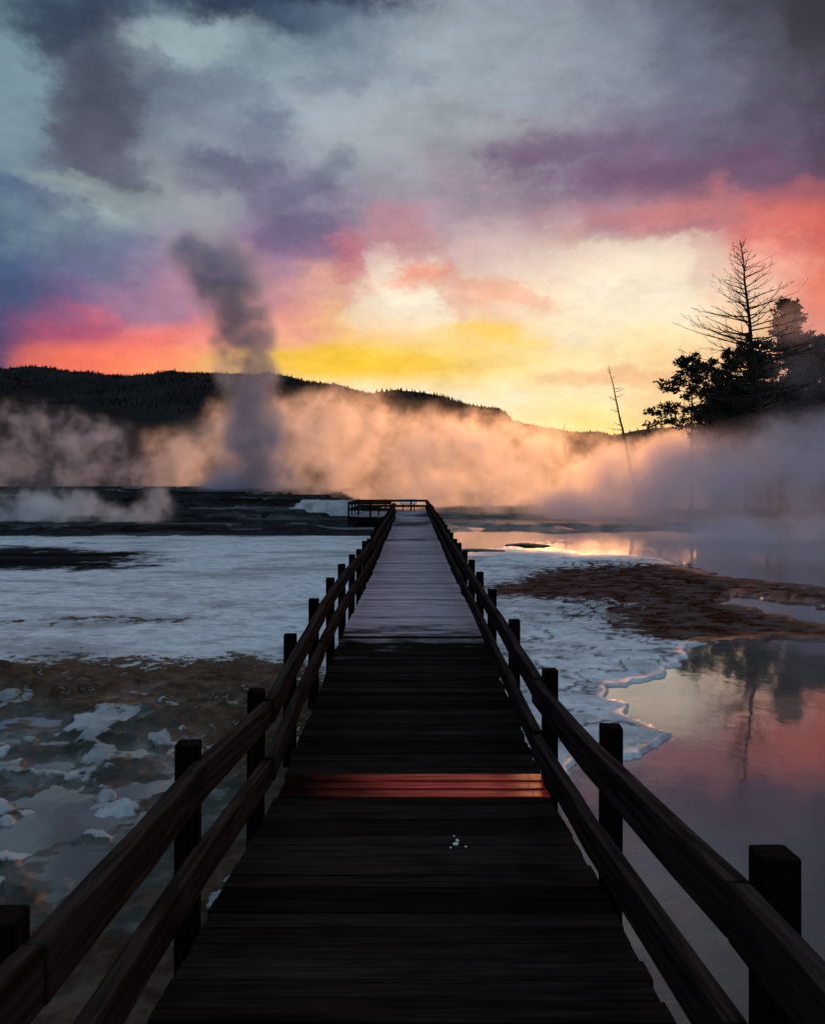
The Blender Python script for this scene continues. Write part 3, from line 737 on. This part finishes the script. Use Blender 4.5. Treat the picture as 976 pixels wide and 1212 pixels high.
round_top = lambda g: (.55+.45*math.sin(min(1, g*1.25)*math.pi))*(1 if g < .9 else .55)
conifer((818, 424), 70, 33, 508, 'pine with open tufted boughs at the left end of the evergreens', 21, .8, round_top, extra=[(.64, (-1, -.1, .10), 3.3), (.61, (-1, .2, .04), 3.1), (.68, (-1, .1, .2), 2.4)], lum=.34)
conifer((841, 428), 71, 22, 540, 'narrow pine just right of the open tufted one', 22, .75, None, lum=.34)
conifer((862, 414), 73, 22, 540, 'sparse pointed conifer behind the tall dead tree', 23, .6, None, lum=.34)
conifer((882, 408), 76, 38, 545, 'dense dark spruce behind the trunk of the dead tree', 24, 1.7, round_top, lum=.36)
conifer((872, 462), 66, 40, 545, 'low dense dark spruce at the foot of the dead tree', 25, 2.0, round_top, lum=.36)
conifer((932, 362), 78, 46, 545, 'tallest bushy evergreen wrapped in brown steam', 26, 3.2, lambda g: (.35+.75*math.sin(min(1, .25+g*.95)*math.pi))*(1.0 if g < .93 else .6), lum=.38)
conifer((972, 402), 74, 42, 545, 'dark evergreen cut by the right edge of the picture', 27, 2.0, None, lum=.38)
conifer((928, 470), 68, 48, 545, 'broad low dark spruce under the smoky evergreen', 29, 2.0, round_top, lum=.38)
random.seed(99)

# ------------------------------------------------------------------ steam
def steam(name, ells, dens, feature, label, cat='steam', g=.45, col=(.97, .97, .97, 1), rough=.58, cut=.55, edge=1.5, step=.5, detail=4, stretch=(1, 1, 1), seed=0., dist=.15, lo=.0, base=.0):
    E = [(Vector(e[:3]), Vector(e[3:6])) for e in ells]
    bm = bmesh.new()
    for c, r in E:
        ret = bmesh.ops.create_icosphere(bm, subdivisions=3, radius=1.0)
        bmesh.ops.transform(bm, matrix=Matrix.Translation(c) @ Matrix.Diagonal((r.x*1.25, r.y*1.25, r.z*1.25, 1)), verts=ret['verts'])
    me = bpy.data.meshes.new(name); bm.to_mesh(me); bm.free()
    o = link(name, me); md = o.modifiers.new('union', 'REMESH'); md.mode = 'VOXEL'
    md.voxel_size = max(.12, min(min(r) for _, r in E)/4.5)
    dg = bpy.context.evaluated_depsgraph_get(); dg.update()
    me2 = bpy.data.meshes.new_from_object(o.evaluated_get(dg)); o.modifiers.clear(); o.data = me2
    m, t = new_mat(name+'_vapour')
    P = t.node('ShaderNodeNewGeometry').outputs['Position']
    Pn = t.vm('ADD', t.vm('MULTIPLY', P, stretch), (seed, seed*.7, seed*.3))
    nz = t.noise(Pn, 1.0/feature, detail, rough, dist)
    wv = t.vm('SUBTRACT', t.noise(Pn, .40/feature, 2, .6, 0, out=1), (.5, .5, .5))
    Fv = None
    for c, r in E:
        q = t.vm('ADD', t.vm('MULTIPLY', t.vm('SUBTRACT', P, tuple(c)), (1/r.x, 1/r.y, 1/r.z)), t.vm('MULTIPLY', wv, (1.0, 1.0, 1.0)))
        f = t.m('SUBTRACT', 1.0, t.vm('LENGTH', q))
        Fv = f if Fv is None else t.m('SMOOTH_MAX', Fv, f, .25)
    val = t.m('ADD', t.m('ADD', Fv, lo), t.m('MULTIPLY', t.m('SUBTRACT', nz, cut), edge*2.0))
    d = t.m('MULTIPLY', t.m('ADD', t.mr(val, 0.0, 1.1), base), t.mr(Fv, -.05, .40))
    d = t.m('MULTIPLY', d, dens)
    pv = t.node('ShaderNodeVolumePrincipled')
    t.inp(pv.inputs['Color'], col); t.inp(pv.inputs['Density'], d); t.inp(pv.inputs['Anisotropy'], g)
    pv.inputs['Density Attribute'].default_value = ''
    ou = t.node('ShaderNodeOutputMaterial'); t.l.new(pv.outputs[0], ou.inputs['Volume'])
    o.data.materials.clear(); o.data.materials.append(m)
    m.cycles.volume_step_rate = step; m.volume_intersection_method = 'FAST' if hasattr(m, 'volume_intersection_method') else None
    tag(o, label, cat, kind='stuff')
    return o
def el(px, py, Y, rx, rz, ry): 
    c = at(px, py, Y); return (c.x, c.y, c.z, rx*Y/F, ry, rz*Y/F)
steam('steam', [el(215,545,100,60,55,10), el(300,530,100,90,75,12), el(400,530,98,110,75,12), el(510,540,92,110,72,13), el(610,552,88,100,66,12), el(700,562,84,90,58,11), el(790,560,78,70,62,9), el(370,500,108,100,42,9), el(560,518,104,110,40,9), el(470,585,85,220,34,9), el(590,588,64,150,44,6), el(690,590,60,130,44,6), el(742,556,72,60,46,6)],
      .20, 3.8, 'wide bank of orange lit steam behind the end of the boardwalk', g=.72, step=.26, seed=2.6, cut=.545, lo=.08, edge=3.2, detail=6, rough=.66, base=.055)
steam('steam', [el(690,606,52,90,36,6), el(750,570,50,80,52,6), el(790,590,48,100,60,6), el(850,570,46,100,74,6), el(930,560,44,100,82,6), el(1010,552,44,90,90,6), el(900,632,39,170,34,5), el(810,555,56,64,56,6)],
      .40, 2.5, 'purple grey steam bank drifting over the pools at the right', g=.5, step=.28, seed=9., cut=.53, lo=.12, edge=2.8, detail=6, rough=.66, base=.14, col=(.90, .84, .89, 1))
steam('steam', [el(298,575,90,76,52,6), el(298,515,90,52,68,5), el(292,450,90,42,64,4.4), el(286,390,90,43,60,4.4), el(272,338,90,54,48,4.8), el(248,306,90,56,40,4.6)],
      .54, 2.8, 'tall dark steam column rising from the far terraces', g=.3, step=.32, seed=6., lo=.13, cut=.52, edge=2.4, detail=6, rough=.64, base=.17, col=(.60, .67, .79, 1))
steam('steam', [el(10,550,150,70,45,14), el(90,555,150,80,38,14), el(165,562,150,66,28,14), el(110,522,156,60,44,12), el(30,515,156,60,54,12), el(232,540,146,50,56,12)],
      .13, 6.0, 'pinkish wisps of steam in front of the dark left hill', g=.15, step=.34, seed=14., cut=.56, edge=2.8, detail=5, rough=.68, base=.03, col=(.93, .92, .97, 1))
steam('steam', [el(20,615,50,60,26,3), el(90,612,50,60,30,3), el(150,616,50,50,22,2.6), el(182,606,49,34,34,2), el(60,596,52,80,28,3)],
      .9, 1.5, 'low pale steam cloud over the pool on the left terraces', g=.3, step=.36, seed=21., cut=.54, edge=2.6, detail=5, rough=.68, base=.02)
steam('steam', [el(945,520,66,70,60,4), el(950,450,66,55,60,4), el(940,395,66,44,40,3.4), el(985,400,66,40,50,3.4), el(880,520,66,60,40,4)],
      .085, 5.0, 'brown grey steam veil rising in front of the tallest evergreen', g=.5, step=.4, seed=31., lo=.25, edge=1.2, col=(.85, .80, .82, 1))

# ------------------------------------------------------------------ render settings
S.view_settings.view_transform = 'Standard'; S.view_settings.look = 'None'; S.view_settings.exposure = 0; S.view_settings.gamma = 1
S.view_settings.use_curve_mapping = False
c = S.cycles
c.max_bounces = 10; c.diffuse_bounces = 2; c.glossy_bounces = 3; c.transmission_bounces = 2; c.volume_bounces = 6; c.transparent_max_bounces = 12
c.use_denoising = True; c.sample_clamp_indirect = 4.0; c.use_fast_gi = False
c.volume_max_steps = 256
c.use_adaptive_sampling = True; c.adaptive_threshold = .03; c.adaptive_min_samples = 16
